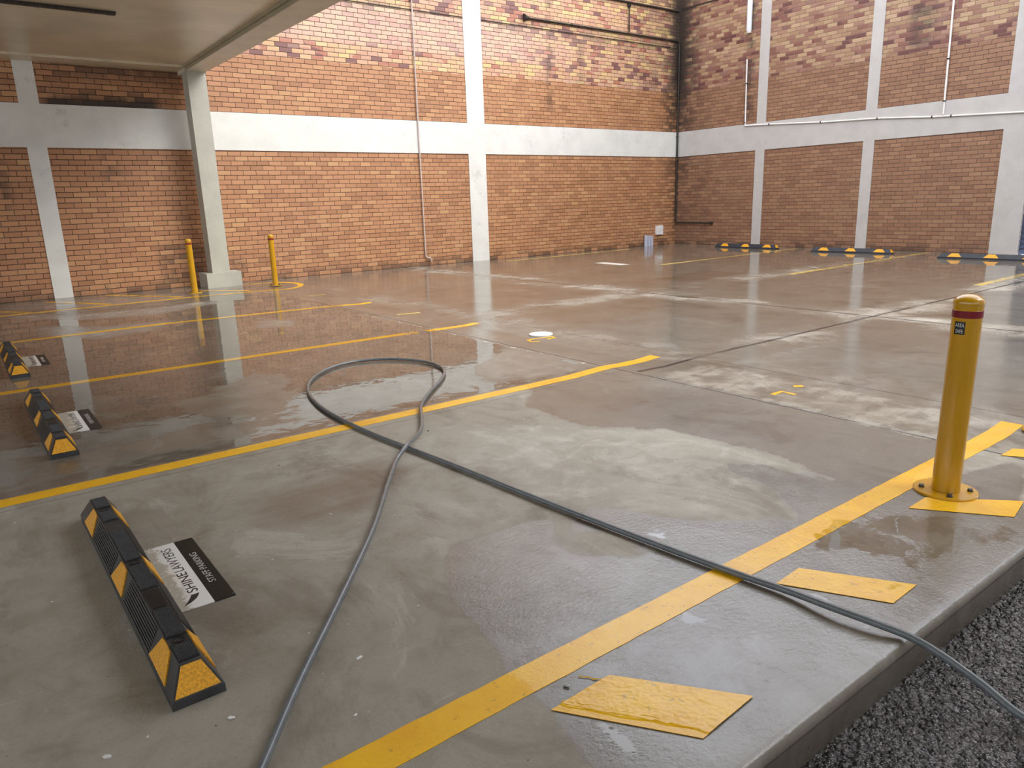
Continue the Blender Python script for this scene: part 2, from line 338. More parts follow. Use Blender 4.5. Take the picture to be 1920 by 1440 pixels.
# ------------------------------------------------------------------ surface masks of the slab, in world metres
def poly_sd(X, Y, poly):      # signed distance (positive inside)
    P_ = np.array(poly); d = np.full(X.shape, 1e9); inside = np.zeros(X.shape, bool); n = len(P_)
    for i in range(n):
        a = P_[i]; b = P_[(i+1) % n]; e = b-a
        t = np.clip(((X-a[0])*e[0]+(Y-a[1])*e[1])/(e@e+1e-12), 0, 1)
        d = np.minimum(d, np.hypot(X-a[0]-t*e[0], Y-a[1]-t*e[1]))
        with np.errstate(divide='ignore', invalid='ignore'):
            c = ((a[1] > Y) != (b[1] > Y)) & (X < e[0]*(Y-a[1])/(e[1] if e[1] != 0 else 1e-12)+a[0])
        inside ^= c
    return np.where(inside, d, -d)
def sst(v, a, b): t = np.clip((v-a)/(b-a), 0, 1); return t*t*(3-2*t)
WET = [  # (outline in world metres read off the photo, wetness, softness)
    ([(-9, 4.22), (4.12, 4.22), (4.12, 9.2), (4.6, 10.5), (5.2, 12.3), (-9, 13.2)], .96, .08),
    ([(-9, 12.2), (5, 12.2), (5, 14.5), (-9, 14.5)], .70, .25),
    (GP([(0, 596), (150, 600), (300, 590), (420, 566), (330, 560), (180, 572), (60, 590)]), .44, .25),
    (GP([(60, 612), (200, 612), (330, 600), (300, 618), (180, 636), (80, 630)]), .44, .25),
    (GP([(480, 600), (560, 598), (560, 612), (470, 618)]), .56, .2),
    (GP([(880, 690), (960, 640), (1110, 690), (1000, 712), (900, 720)]), .60, .15),
    (GP([(470, 690), (560, 700), (570, 800), (420, 790), (300, 770), (360, 740)]), .60, .30),
    (GP([(0, 860), (330, 800), (560, 770), (480, 820), (200, 880), (0, 925)]), .66, .2),
    ([(4.15, .8), (17.1, .8), (17.1, 14.5), (5.2, 14.5), (4.6, 10.5), (4.15, 9.2)], .60, .15),
    ([(11.5, 2.0), (17.1, 2.0), (17.1, 13.0), (12.5, 12.0)], .72, 1.2),
    # front bay
    ([(-9, .8), (4.12, .8), (4.12, 4.0), (-9, 4.0)], .20, .05),
    (GP([(980, 760), (1000, 720), (1120, 690), (1240, 690), (1450, 740), (1850, 830), (1700, 900), (1600, 915), (1440, 850), (1240, 806), (1090, 800)]), .56, .08),
    (GP([(1350, 868), (1440, 872), (1560, 905), (1560, 935), (1450, 915), (1380, 890)]), .60, .04),
    (GP([(1440, 900), (1700, 905), (1850, 880), (1920, 860), (1920, 1010), (1700, 1010), (1500, 975)]), .60, .06),
    (GP([(830, 1060), (850, 1025), (940, 992), (1035, 972), (1045, 1010), (1110, 945), (1290, 980), (1440, 975), (1620, 1000), (1920, 960), (1920, 1060), (1430, 1440), (1130, 1440), (1060, 1340), (960, 1262), (900, 1180), (850, 1130)]), .62, .05),
    (GP([(960, 1250), (1130, 1440), (1430, 1440), (1600, 1290), (1560, 1240), (1400, 1200), (1250, 1290), (1120, 1260)]), .58, .08),
    (GP([(1500, 990), (1640, 960), (1900, 985), (1900, 1020), (1700, 1060), (1560, 1030)]), .74, .10),
    (GP([(1090, 1350), (1170, 1360), (1230, 1440), (1190, 1440)]), .80, .03),
    ([(4.10, .95), (4.80, .95), (4.85, 3.75), (4.18, 3.75)], .36, .08),
    (GP([(1020, 1010), (1120, 985), (1250, 1030), (1180, 1050), (1060, 1045)]), .30, .08),
]
STAIN = [
    (GP([(430, 940), (560, 880), (720, 850), (800, 880), (740, 960), (560, 1000), (440, 1010)]), .62, .25),
    (GP([(520, 1000), (700, 940), (860, 960), (880, 1010), (760, 1060), (560, 1060)]), .38, .25),
    (GP([(280, 780), (420, 735), (540, 745), (480, 800), (330, 830)]), .55, .3),
    (GP([(540, 1110), (640, 1090), (700, 1180), (560, 1240)]), .35, .2),
    (GP([(380, 1150), (620, 1060), (900, 1180), (900, 1380), (600, 1440), (440, 1440)]), .30, .35),
    (GP([(990, 740), (1300, 700), (1500, 780), (1700, 860), (1400, 830), (1100, 780)]), .42, .25),
    ([(5.0, 4.2), (7.8, 4.2), (7.8, 7.1), (5.0, 7.1)], .34, .6),
    ([(5.2, 7.6), (7.8, 7.6), (7.8, 14.3), (5.2, 14.3)], .40, .6),
    ([(8.3, 4.3), (17, 4.3), (17, 14.4), (8.3, 14.4)], .40, .6),
    ([(9.4, 7.6), (11.0, 7.7), (11.0, 8.6), (9.35, 8.5)], .66, .05),
    ([(5.0, .9), (17, .9), (17, 3.6), (5.5, 3.6)], .30, .6),
    (GP([(0, 660), (300, 640), (600, 700), (560, 760), (100, 900), (0, 900)]), .40, .5),
]
PALE = [
    (GP([(0, 600), (150, 602), (300, 592), (420, 568), (400, 562), (300, 575), (130, 590), (0, 590)]), .75, .3),
    (GP([(50, 612), (200, 610), (340, 598), (300, 620), (180, 640), (70, 632)]), .75, .3),
    (GP([(0, 572), (140, 562), (330, 548), (380, 556), (200, 575), (0, 584)]), .65, .2),
    (GP([(470, 600), (560, 598), (565, 612), (470, 618)]), .6, .2),
    (GP([(880, 690), (960, 645), (1120, 692), (1010, 715), (900, 720)]), .5, .2),
    (GP([(830, 845), (900, 800), (1000, 792), (1085, 800), (1240, 806), (1330, 822), (1440, 852), (1610, 914), (1440, 900), (1440, 970), (1280, 975), (1110, 940), (960, 960), (860, 900)]), .46, .07),
    (GP([(740, 790), (900, 770), (960, 800), (900, 830), (780, 830)]), .40, .15),
    ([(4.12, 1.6), (4.75, 1.6), (4.85, 3.85), (4.2, 3.85)], .36, .16),
    ([(4.25, 4.5), (4.8, 4.5), (4.8, 6.6), (4.25, 6.6)], .30, .15),
    (GP([(1190, 640), (1270, 640), (1290, 655), (1200, 655)]), .62, .15),
    (GP([(1310, 680), (1500, 640), (1620, 630), (1540, 680), (1420, 700)]), .55, .3),
    (GP([(1340, 700), (1700, 745), (1760, 770), (1480, 720)]), .42, .1),
    (GP([(560, 1000), (640, 970), (700, 960), (690, 985), (600, 1020)]), .25, .05),
    (GP([(826, 928), (832, 928), (838, 1040), (832, 1040)]), .62, .015),
    (GP([(350, 760), (470, 745), (490, 765), (380, 790)]), .30, .15),
]
def masks(X, Y, wear=None):
    w = np.full(X.shape, .3); st = np.zeros(X.shape); pa = np.zeros(X.shape)
    for poly, v, so in WET: k = sst(poly_sd(X, Y, poly), -so, so); w = w*(1-k)+v*k
    for poly, v, so in STAIN: st = np.maximum(st, v*sst(poly_sd(X, Y, poly), -so, so))
    for poly, v, so in PALE: pa = np.maximum(pa, v*sst(poly_sd(X, Y, poly), -so, so))
    return np.stack([w, st, pa, np.zeros(X.shape) if wear is None else wear], -1)
def put_mask(me, wear=None):
    n = len(me.vertices); co = np.empty(n*3); me.vertices.foreach_get('co', co); co = co.reshape(-1, 3)
    a = me.attributes.new('mask', 'FLOAT_COLOR', 'POINT')
    wv = None if wear is None else wear(co[:, 0], co[:, 1])
    a.data.foreach_set('color', masks(co[:, 0], co[:, 1], wv).astype(np.float32).ravel())
def floor_z(x, y):            # shallow drain strip between the two pours
    x = np.asarray(x, float); return -.014*np.clip(1-np.abs(x-4.55)/.42, 0, 1)

# floor slab with rounded nosing and kerb face
xs = np.concatenate([np.linspace(-8, -.6, 14), np.arange(-.5, 6.0, .05), np.arange(6.0, XR, .11), [XR]])
ys = np.concatenate([np.arange(CURB+.03, 6.0, .05), np.arange(6.0, YL, .11), [YL]])
nose = [(CURB+.004, -.145), (CURB+.003, -.044), (CURB+.006, -.041), (CURB+.006, -.038), (CURB, -.035), (CURB+.001, -.026), (CURB+.004, -.018), (CURB+.009, -.010), (CURB+.017, -.004), (CURB+.025, -.001)]
prof = [(y_, z_) for y_, z_ in nose] + [(y_, 0.0) for y_ in ys]
XX, _ = np.meshgrid(xs, np.arange(len(prof)), indexing='ij')
YY = np.tile(np.array([p_[0] for p_ in prof]), (len(xs), 1)); ZZ = np.tile(np.array([p_[1] for p_ in prof]), (len(xs), 1))
ZZ = ZZ + floor_z(XX, YY)
nx, ny = XX.shape; idx = np.arange(nx*ny).reshape(nx, ny)
fc = np.stack([idx[:-1, :-1], idx[1:, :-1], idx[1:, 1:], idx[:-1, 1:]], -1).reshape(-1, 4)
me = bpy.data.meshes.new('floor'); me.from_pydata(np.stack([XX, YY, ZZ], -1).reshape(-1, 3).tolist(), [], fc.tolist())
for p_ in me.polygons: p_.use_smooth = True
put_mask(me)
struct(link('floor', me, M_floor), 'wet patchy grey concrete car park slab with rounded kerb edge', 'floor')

# driveway below the kerb
xs = np.concatenate([np.linspace(-8, .9, 12), np.arange(1.0, 4.2, .014), np.linspace(4.3, 22, 30)])
ys = np.concatenate([np.linspace(-8, -.4, 12), np.arange(-.3, CURB+.02, .014)])
XX, YY = np.meshgrid(xs, ys, indexing='ij'); ZZ = -.142 + rng.random(XX.shape)*.011*((XX > .95) & (XX < 4.2) & (YY > -.35))
nx, ny = XX.shape; idx = np.arange(nx*ny).reshape(nx, ny)
fc = np.stack([idx[:-1, :-1], idx[1:, :-1], idx[1:, 1:], idx[:-1, 1:]], -1).reshape(-1, 4)
me = bpy.data.meshes.new('driveway'); me.from_pydata(np.stack([XX, YY, ZZ], -1).reshape(-1, 3).tolist(), [], fc.tolist())
struct(link('floor_driveway', me, M_asph), 'rough dark wet asphalt driveway below the kerb', 'driveway')

# ------------------------------------------------------------------ walls
WT = 8.6
b = B(); box(b, -8, XR+.3, YL, YL+.3, -.2, WT); struct(obj('wall_left', b, M_brick_l), 'long orange brick wall with white painted frame', 'wall')
b = B(); box(b, XR, XR+.3, 5.64, YL, -.2, WT); box(b, XR, XR+.3, -2, 5.64, 2.43, WT); box(b, XR, XR+.3, -2, 2.6, -.2, 2.43)
struct(obj('wall_right', b, M_brick_r), 'end brick wall with painted frame toned down for shade, meeting the long wall at the corner', 'wall')
def frame(n, bm, mat, label): struct(obj('trim_%d' % n, bm, mat, bevel=.003), label, 'trim')
T = .014
b = B(); box(b, -8, XR-.02, YL-T, YL+.01, 2.44, 3.11); frame(1, b, M_frame, 'white painted horizontal concrete band across the long brick wall')
for n, (a0, a1) in enumerate([(-4.9, -4.5), (1.25, 1.53), (9.80, 10.28)]):
    b = B(); box(b, a0, a1, YL-T, YL+.01, -.02, 2.44); box(b, a0, a1, YL-T, YL+.01, 3.11, WT)
    frame(2+n, b, M_frame, ['unseen', 'pale pilaster under the ceiling slab, left of the free-standing column', 'wide white pilaster on the long brick wall, between downpipe and corner'][n])
b = B(); box(b, XR-T, XR+.01, -2, YL, 2.44, 3.11); frame(5, b, M_frame_r, 'shade-toned painted horizontal band across the end brick wall')
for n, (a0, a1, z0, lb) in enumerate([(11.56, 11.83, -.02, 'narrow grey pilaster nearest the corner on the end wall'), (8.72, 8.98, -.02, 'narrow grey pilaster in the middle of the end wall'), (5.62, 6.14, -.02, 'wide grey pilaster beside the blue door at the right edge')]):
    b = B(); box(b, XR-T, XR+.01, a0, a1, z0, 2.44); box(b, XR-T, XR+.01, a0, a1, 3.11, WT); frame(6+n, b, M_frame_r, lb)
b = B(); box(b, XR+.06, XR+.12, 2.6, 5.62, 0, 2.43)
for k in range(24): box(b, XR+.045, XR+.07, 2.6, 5.62, .02+k*.1, .095+k*.1)
struct(obj('door_1', b, M_door, bevel=.002), 'dark blue door at the right edge of the end wall', 'door')
# unseen walls behind the viewer, heights shaped to admit and block daylight
b = B(); box(b, -8.3, -8, -8, YL, -.2, 2.0); struct(obj('wall_back', b, M_back))
b = B(); box(b, -8, 4.1, -8.3, -8, -.2, 2.6); struct(obj('wall_front', b, M_back))
b = B(); box(b, 4.1, 24, -5.3, -5, -.2, 8.2); struct(obj('wall_sun_block', b, M_upper))  # unseen wall, placed close and raised to block the sun

# ceiling slab, edge beam, wall cornice
b = B(); box(b, -8, 3.70, -8, YL, 3.765, 4.0)
struct(obj('ceiling', b, M_soffit), 'glossy beige painted concrete ceiling over the covered bays', 'ceiling')
b = B(); box(b, -8, 3.70, 13.95, YL, 3.742, 3.77); box(b, -8, 3.70, 13.90, 13.952, 3.756, 3.77)
struct(obj('trim_9', b, M_soffit, bevel=.002), 'low beige cornice where the ceiling meets the brick wall', 'trim')
b = B()
prism(b, [(3.70, -8), (4.13, -8), (4.12, 8.5), (4.02, 13.9), (4.02, YL), (3.70, YL)], 3.683, 4.3)
struct(obj('trim_10', b, M_beam, bevel=.004), 'beige edge beam of the ceiling above the yellow bollards', 'beam')
b = B(); prism(b, [(3.655, -8), (3.702, -8), (3.702, 13.9), (3.655, 13.9)], 3.735, 3.768); prism(b, [(3.69, -8), (3.702, -8), (3.702, 13.9), (3.69, 13.9)], 3.684, 3.74)
struct(obj('trim_11', b, M_beamin, bevel=.002), 'olive lip along the inner side of the edge beam', 'trim')
b = B(); box(b, -8, 4.0, -8, YL, 4.0, WT); struct(obj('wall_upper', b, M_upper))

# batten fitting on the soffit
t = tag(empty('ceiling_batten', (1.75, 10.72, 3.765)), 'dark brown metal batten fixed flat under the beige ceiling', 'batten')
b = B(); box(b, -2.3, .36, -.05, .05, -.030, 0); obj('rail', b, M_dark, t, bevel=.006)
for xx in (-1.9, -1.1, -.45, -.05, .28):
    b = B(); lathe(b, [(0, -.042), (.016, -.042), (.022, -.03), (.022, -.02)], xx, 0, 14); obj('fixing', b, M_steel, t)

# ------------------------------------------------------------------ column
t = tag(empty('concrete_column', (3.86, 14.0, 0)), 'square cream concrete column on a low plinth, between the two far yellow bollards', 'column')
b = B(); box(b, -.155, .155, -.12, .20, .262, 3.683); obj('shaft', b, M_column, t, bevel=.008)
b = B(); prism(b, [(-.30, -.26), (.33, -.20), (.35, .26), (-.30, .26)], 0, .262); obj('plinth', b, M_column, t, bevel=.012)

# ------------------------------------------------------------------ wheel stops
def make_stop(L=1.68, W=.146, Ht=.105, TW=.060, near=True):
    root = empty('wheel_stop'); body_m = M_rubber if near else M_navy
    sk, es = .026, .058       # skirt height, slope run at the ends
    hl, hw, ht = L/2, W/2, TW/2
    b = B()
    base = [(-hw, -hl), (hw, -hl), (hw, hl), (-hw, hl)]; top = [(-ht, -hl+es), (ht, -hl+es), (ht, hl-es), (-ht, hl-es)]
    v0 = [b.verts.new((*p, 0)) for p in base]; v1 = [b.verts.new((p[0]*.985, p[1], sk)) for p in base]; v2 = [b.verts.new((*p, Ht)) for p in top]
    b.faces.new(v0[::-1]); b.faces.new(v2)
    for i in range(4):
        j = (i+1) % 4; b.faces.new((v0[i], v0[j], v1[j], v1[i])); b.faces.new((v1[i], v1[j], v2[j], v2[i]))
    obj('body', b, M_rubside if near else M_navy, root, bevel=.005)
    # a point on the sloping long side: sx = -1 / +1, along y, h from skirt (0) to top (1), lifted by e
    nrm = Vector((Ht-sk, 0, hw*.985-ht)).normalized()
    def side(sx, y, h, e=0.0):
        x = hw*.985+(ht-hw*.985)*h; z = sk+(Ht-sk)*h
        return (sx*(x+nrm.x*e), y, z+nrm.z*e)
    def slab(bm, quad, quad0):
        A = [bm.verts.new(p) for p in quad]; C = [bm.verts.new(p) for p in quad0]
        bm.faces.new(A)
        for i in range(4): bm.faces.new((C[i], C[(i+1) % 4], A[(i+1) % 4], A[i]))
    cent = (-.655, -.02, .612)
    if near:
        for sx in (-1, 1):    # long moulded ribs between the panels
            for a0, a1 in [(cent[0]+.115, cent[1]-.125), (cent[1]+.12, cent[2]-.115)]:
                b = B()
                for k in range(8):
                    h0 = .06+k*.115
                    slab(b, [side(sx, a0, h0, .0028), side(sx, a1, h0, .0028), side(sx, a1, h0+.05, .0028), side(sx, a0, h0+.05, .0028)],
                         [side(sx, a0, h0, -.001), side(sx, a1, h0, -.001), side(sx, a1, h0+.05, -.001), side(sx, a0, h0+.05, -.001)])
                obj('side_ribs', b, M_rubside, root)
        b = B()               # raised top pads with diamond studs
        for a0, a1 in ((-hl+es+.004, cent[0]-.024), (cent[0]+.024, -.435), (-.265, cent[1]-.024), (cent[1]+.024, .33), (.46, cent[2]-.024), (cent[2]+.024, hl-es-.004)):
            box(b, -ht+.001, ht-.001, a0, a1, Ht-.002, Ht+.003)
            yy = a0+.009
            r_ = 0
            while yy < a1-.006:
                for k in range(6 if r_ % 2 else 7):
                    xx = -ht+.006+k*.008+(.004 if r_ % 2 else 0)
                    c_ = b.verts.new((xx, yy, Ht+.0068)); q = [b.verts.new((xx+dx, yy+dy, Ht+.003)) for dx, dy in ((-.0036, 0), (0, -.0045), (.0036, 0), (0, .0045))]
                    for i in range(4): b.faces.new((q[i], q[(i+1) % 4], c_))
                yy += .0062; r_ += 1
        obj('tread_pad', b, M_rubber, root)
        b = B(); box(b, -ht+.008, ht-.008, -.42, -.28, Ht-.001, Ht+.0025); obj('maker_plate', b, M_black, root, bevel=.001)
    for sx in (-1, 1):        # slanting reflective panels
        for c_ in cent:
            lo, hi = .09, .97
            if near: q = [(c_-.095, lo+.06), (c_-.025, hi-.22), (c_+.055, hi), (c_+.100, hi-.02), (c_+.02, lo)]; q = [(c_-.10, lo), (c_+.10, lo), (c_+.045, hi), (c_-.045, hi)]
            else: q = [(c_-.13, lo), (c_+.13, lo), (c_+.06, hi), (c_-.06, hi)]
            b = B(); slab(b, [side(sx, y_, h_, .0042) for y_, h_ in q], [side(sx, y_, h_, -.001) for y_, h_ in q]); obj('reflective_panel', b, M_panel, root)
    for sy in (-1, 1):        # end panels
        n2 = Vector((0, Ht-sk, es)).normalized()
        def endp(xf, h, e=0.0):
            w = hw*.985+(ht-hw*.985)*h; return (xf*w, sy*(hl-es*h+n2.y*e), sk+(Ht-sk)*h+n2.z*e)
        q = [(-.90, .06), (.90, .06), (.80, .90), (-.80, .90)]
        b = B(); slab(b, [endp(a_, h_, .0035) for a_, h_ in q], [endp(a_, h_, -.001) for a_, h_ in q]); obj('end_reflector', b, M_panel, root)
    for c_ in cent:
        b = B(); lathe(b, [(.017, Ht-.001), (.019, Ht+.003), (.012, Ht+.002), (.010, Ht-.012), (0, Ht-.012)], 0, c_, 18); obj('bolt_hole', b, M_black, root)
    return root
GN = 'black and yellow rubber wheel stops in the left bays'
s1 = make_stop(); s1.location = (.338, 2.82, 0); s1.rotation_euler.z = math.radians(.3)
tag(s1, 'nearest black rubber wheel stop with yellow panels, in the foreground bay', 'wheel stop', GN)
for loc, rz, lb in [((.315, 5.57, 0), .2, 'second black and yellow wheel stop, between the two long yellow bay lines'), ((.29, 8.32, 0), .0, 'black and yellow wheel stop cut by the left edge, farthest of the left bays')]:
    c = copy_tree(s1); c.location = loc; c.rotation_euler.z = math.radians(rz); c['label'] = lb
GF = 'navy wheel stops along the end wall'
f1 = make_stop(1.83, .15, .10, .07, near=False); f1.location = (16.33, 11.5, 0); f1.rotation_euler.z = math.radians(0)
tag(f1, 'dark navy wheel stop nearest the brick corner, in front of the end wall', 'wheel stop', GF)
for loc, rz, lb in [((16.05, 8.55, 0), 1.5, 'dark navy wheel stop in front of the middle grey pilaster of the end wall'), ((15.62, 5.58, 0), 2, 'dark navy wheel stop by the wide pilaster and blue door, at the right edge')]:
    c = copy_tree(f1); c.location = loc; c.rotation_euler.z = math.radians(rz); c['label'] = lb

# ------------------------------------------------------------------ floor signs
def text_mesh(body, size, mat, parent, name, loc, rot, sx=1.0, extrude=.0004, align='LEFT'):
    cu = bpy.data.curves.new(name, 'FONT'); cu.body = body; cu.size = size; cu.extrude = extrude; cu.align_x = align; cu.resolution_u = 6
    to = bpy.data.objects.new('tmp', cu); COL.objects.link(to)
    dg = bpy.context.evaluated_depsgraph_get(); me = bpy.data.meshes.new_from_object(to.evaluated_get(dg))
    bpy.data.objects.remove(to); me.name = name
    me.transform(Matrix.Diagonal((sx, 1, 1, 1))); me.materials.clear()
    o = link(name, me, mat, parent); o.location = loc; o.rotation_euler = rot; return o
M_print_dk = simple('dark_grey_print', (.035, .035, .038), .4, bump=0)
M_print_mid = simple('mid_grey_print', (.09, .09, .10), .4, bump=0)
M_print_lt = simple('pale_print', (.62, .62, .62), .4, bump=0)
def make_sign():
    r = empty('parking_sign'); hz = .003
    b = B(); box(b, -.006, .116, -.305, .30, 0, hz); obj('white_field', b, M_sign, r)
    b = B(); box(b, .116, .190, -.305, .30, 0, hz); obj('black_field', b, M_black, r)
    rot = (0, 0, math.pi/2)
    def fit(body, base, cap, y0, y1, mat, ex=.0004):
        o = text_mesh(body, 1.0, mat, r, 'lettering', (base, y0, hz+.0006), rot)
        xs_ = [v.co.x for v in o.data.vertices]; ys_ = [v.co.y for v in o.data.vertices]
        for v in o.data.vertices: v.co = Vector(((v.co.x-min(xs_))/(max(xs_)-min(xs_))*(y1-y0), (v.co.y-min(ys_))/(max(ys_)-min(ys_))*cap, v.co.z*.5))
        return o
    fit('SHINE', .092, .037, -.186, -.004, M_print_dk); fit('LAWYERS', .092, .037, .012, .252, M_print_mid)
    fit('STAFF PARKING', .165, .026, -.152, .145, M_print_lt)
    b = B()                   # curved swoosh emblem left of the name
    prism(b, [(.089, -.203), (.083, -.219), (.073, -.237), (.061, -.249), (.043, -.262), (.021, -.273), (.038, -.250), (.050, -.231), (.058, -.214), (.061, -.205), (.074, -.206)], hz, hz+.0008); obj('emblem', b, M_print_dk, r)
    for px_, py_ in ((.183, -.292), (.183, .292), (-.0, -.297)):
        b = B(); lathe(b, [(.005, hz), (.004, hz+.002), (0, hz+.0025)], px_, py_, 10); obj('screw', b, M_steel, r)
    return r
g1 = make_sign(); g1.location = (.415, 2.815, .001)
GS = 'staff parking plates fixed to the floor'
tag(g1, 'nearest white and black staff parking plate lying beside the foreground wheel stop', 'sign', GS)
for loc, lb in [((.398, 5.555, .001), 'staff parking plate on wet floor beside the second wheel stop'), ((.372, 8.29, .001), 'small looking staff parking plate beside the farthest left wheel stop')]:
    c = copy_tree(g1); c.location = loc; c['label'] = lb

# ------------------------------------------------------------------ bollards
def make_bollard(R_=.058, Hb=.905, PR=.132, band=True):
    r = empty('bollard')
    b = B(); prof_ = [(R_, .012), (R_, Hb-.10)]; obj_p = [(0, .012), (R_, .012), (R_, Hb-.045), (R_+.002, Hb-.043)] + [((R_+.002)*math.cos(a), Hb-.036+.036*math.sin(a)) for a in np.linspace(0.05, math.pi/2-.01, 9)] + [(0, Hb)]
    lathe(b, obj_p, 0, 0, 48); obj('post', b, M_bolly, r, smooth=True)
    b = B(); lathe(b, [(0, 0), (PR, 0), (PR, .008), (PR-.003, .011), (0, .011)], 0, 0, 48); obj('base_plate', b, M_bolly, r, smooth=True)
    for k in range(4):
        a = math.radians(32+90*k); cx, cy = .098*math.cos(a), .098*math.sin(a)
        b = B(); lathe(b, [(.013, .011), (.013, .014), (.011, .014)], cx, cy, 16)
        lathe(b, [(.0105, .013), (.0105, .024), (0, .025)], cx, cy, 6); obj('anchor_bolt', b, M_steel, r)
    if band:
        b = B(); lathe(b, [(R_+.0002, Hb-.100), (R_+.0012, Hb-.099), (R_+.0012, Hb-.070), (R_+.0002, Hb-.069)], 0, 0, 48); obj('red_band', b, M_red, r, smooth=True)
    return r
bo = make_bollard(); bo.location = (3.435, 1.292, floor_z(3.43, 0)+0)
d = Vector((-bo.location.x, -bo.location.y, 0)).normalized()
bo.rotation_euler = (0, 0, 0)
GB = 'yellow steel bollards'
tag(bo, 'tall yellow bollard with dark red band on the right beside the border line', 'bollard', GB)
# small square label under the band, wrapped on the post
ang = math.atan2(-1.292, -3.435)-.42
def wrap(bm, a0, a1, z0, z1, R_):
    n = 8; A = [(R_*math.cos(a0+(a1-a0)*k/n), R_*math.sin(a0+(a1-a0)*k/n)) for k in range(n+1)]
    lo_ = [bm.verts.new((*p, z0)) for p in A]; hi_ = [bm.verts.new((*p, z1)) for p in A]
    for k in range(n): bm.faces.new((lo_[k], lo_[k+1], hi_[k+1], hi_[k]))
b = B(); aw = .74; wrap(b, ang-aw/2, ang+aw/2, .734, .790, .0586); lab = obj('label', b, M_black, bo)
def wrap_text(body, size, z, sx, mat, R_):
    cu = bpy.data.curves.new('lettering', 'FONT'); cu.body = body; cu.size = size; cu.align_x = 'CENTER'; cu.resolution_u = 4
    to = bpy.data.objects.new('tmp', cu); COL.objects.link(to)
    me = bpy.data.meshes.new_from_object(to.evaluated_get(bpy.context.evaluated_depsgraph_get())); bpy.data.objects.remove(to)
    for v in me.vertices:
        a = ang + v.co.x*sx/R_; v.co = Vector((R_*math.cos(a), R_*math.sin(a), z+v.co.y))
    me.materials.clear(); return link('lettering', me, mat, lab)
wrap_text('AREA', .024, .7665, .62, M_print_lt, .0591); wrap_text('SAFE', .024, .7405, .62, M_print_lt, .0591)
c2 = make_bollard(band=True); c2.location = (4.735, 1.285, 0); tag(c2, 'round base plate of a bollard cut off by the right edge', 'bollard', GB)
c3 = make_bollard(R_=.050, Hb=.915, PR=.115); c3.location = (3.205, 13.25, 0); tag(c3, 'yellow bollard left of the cream column by the brick wall', 'bollard', GB)
c4 = copy_tree(c3); c4.location = (4.605, 13.23, 0); c4['label'] = 'yellow bollard right of the cream column inside the painted loop'
bo.rotation_euler = (0, math.radians(.6), 0)

# ------------------------------------------------------------------ painted markings
def paint(name, cl, w, label, cat='line marking', mat=None, wear=None, group=None, step=.05, ragged=.0015):
    P_ = [Vector((*p, 0)) for p in cl]; pts = []
    for a, c_ in zip(P_, P_[1:]):
        n = max(1, int((c_-a).length/step)); pts += [a.lerp(c_, k/n) for k in range(n)]
    pts.append(P_[-1]); V, Fc = [], []; K = 4
    for i, p in enumerate(pts):
        d_ = (pts[min(i+1, len(pts)-1)]-pts[max(i-1, 0)]).normalized(); nn = Vector((-d_.y, d_.x, 0))
        e0, e1 = random.uniform(-ragged, ragged), random.uniform(-ragged, ragged)
        ww = w if not callable(w) else w(i/len(pts))
        for k in range(K+1):
            q = p + nn*(ww*(k/K-.5) + e0*(1-k/K)+e1*k/K); V.append((q.x, q.y, float(floor_z(q.x, q.y))+.0018))
    for i in range(len(pts)-1):
        for k in range(K): a = i*(K+1)+k; Fc.append((a, a+K+1, a+K+2, a+1))
    # thin skirt so the coat has thickness
    me = bpy.data.meshes.new(name); me.from_pydata(V, [], Fc); put_mask(me, wear)
    o = link(name, me, mat or M_yellow); 
    o2 = o.modifiers.new('thickness', 'SOLIDIFY'); o2.thickness = .0014; o2.offset = -1
    return tag(o, label, cat, group)
def patch(name, quad, label, cat='line marking', mat=None, group=None, wear=None, n=14, z=.0018):
    A = [np.array(q) for q in quad]; V, Fc = [], []
    for i in range(n+1):
        for j in range(n+1):
            s_, t_ = i/n, j/n; q = (A[0]*(1-s_)+A[1]*s_)*(1-t_)+(A[3]*(1-s_)+A[2]*s_)*t_
            V.append((q[0], q[1], float(floor_z(q[0], q[1]))+z))
    for i in range(n):
        for j in range(n): a = i*(n+1)+j; Fc.append((a, a+n+1, a+n+2, a+1))
    me = bpy.data.meshes.new(name); me.from_pydata(V, [], Fc); put_mask(me, wear)
    o = link(name, me, mat or M_yellow); m_ = o.modifiers.new('thickness', 'SOLIDIFY'); m_.thickness = .0014; m_.offset = -1
    return tag(o, label, cat, group)
GL = 'yellow lines between the left bays'
paint('bay_line', [(-7.5, 4.14), (3.7, 4.15), (4.15, 4.20), (4.3, 4.19), (4.5, 4.21), (4.76, 4.23)], .115, 'bright yellow bay line crossed twice by the grey hose', group=GL, wear=lambda x, y: sst(x, 3.2, 3.7)*.30*(1-sst(x, 4.15, 4.3)))
paint('bay_line', [(-7.5, 6.86), (.1, 6.90), (3.1, 6.89)], .11, 'yellow bay line ending at the worn stretch, above the second wheel stop', group=GL)
paint('bay_line', [(3.1, 6.89), (3.9, 6.87)], .11, 'worn broken yellow stretch continuing the second bay line', group=GL, wear=lambda x, y: .22+.25*sst(x, 3.3, 4.0))
paint('bay_line', [(4.0, 6.86), (4.2, 6.86), (4.72, 6.93)], .11, 'short yellow stub past the joint, right end of the second bay line', group=GL)
paint('bay_line', [(-7.5, 9.72), (.3, 9.75), (1.95, 9.84), (4.3, 9.66), (4.72, 9.64)], .11, 'thin looking yellow bay line behind the farthest left wheel stop', group=GL)
arc = [(4.05, 12.54)] + [(4.55+.46*math.sin(a)*1.0, 13.24-.70*math.cos(a)) for a in np.linspace(0, math.pi*.97, 14)]
paint('hatch_border', [(-7.5, 12.45), (1.0, 12.56), (3.0, 12.62)] + arc + [(4.3, 14.02)], .10, 'yellow border line curling round the column and its bollards', group='yellow no-parking hatching by the long wall')
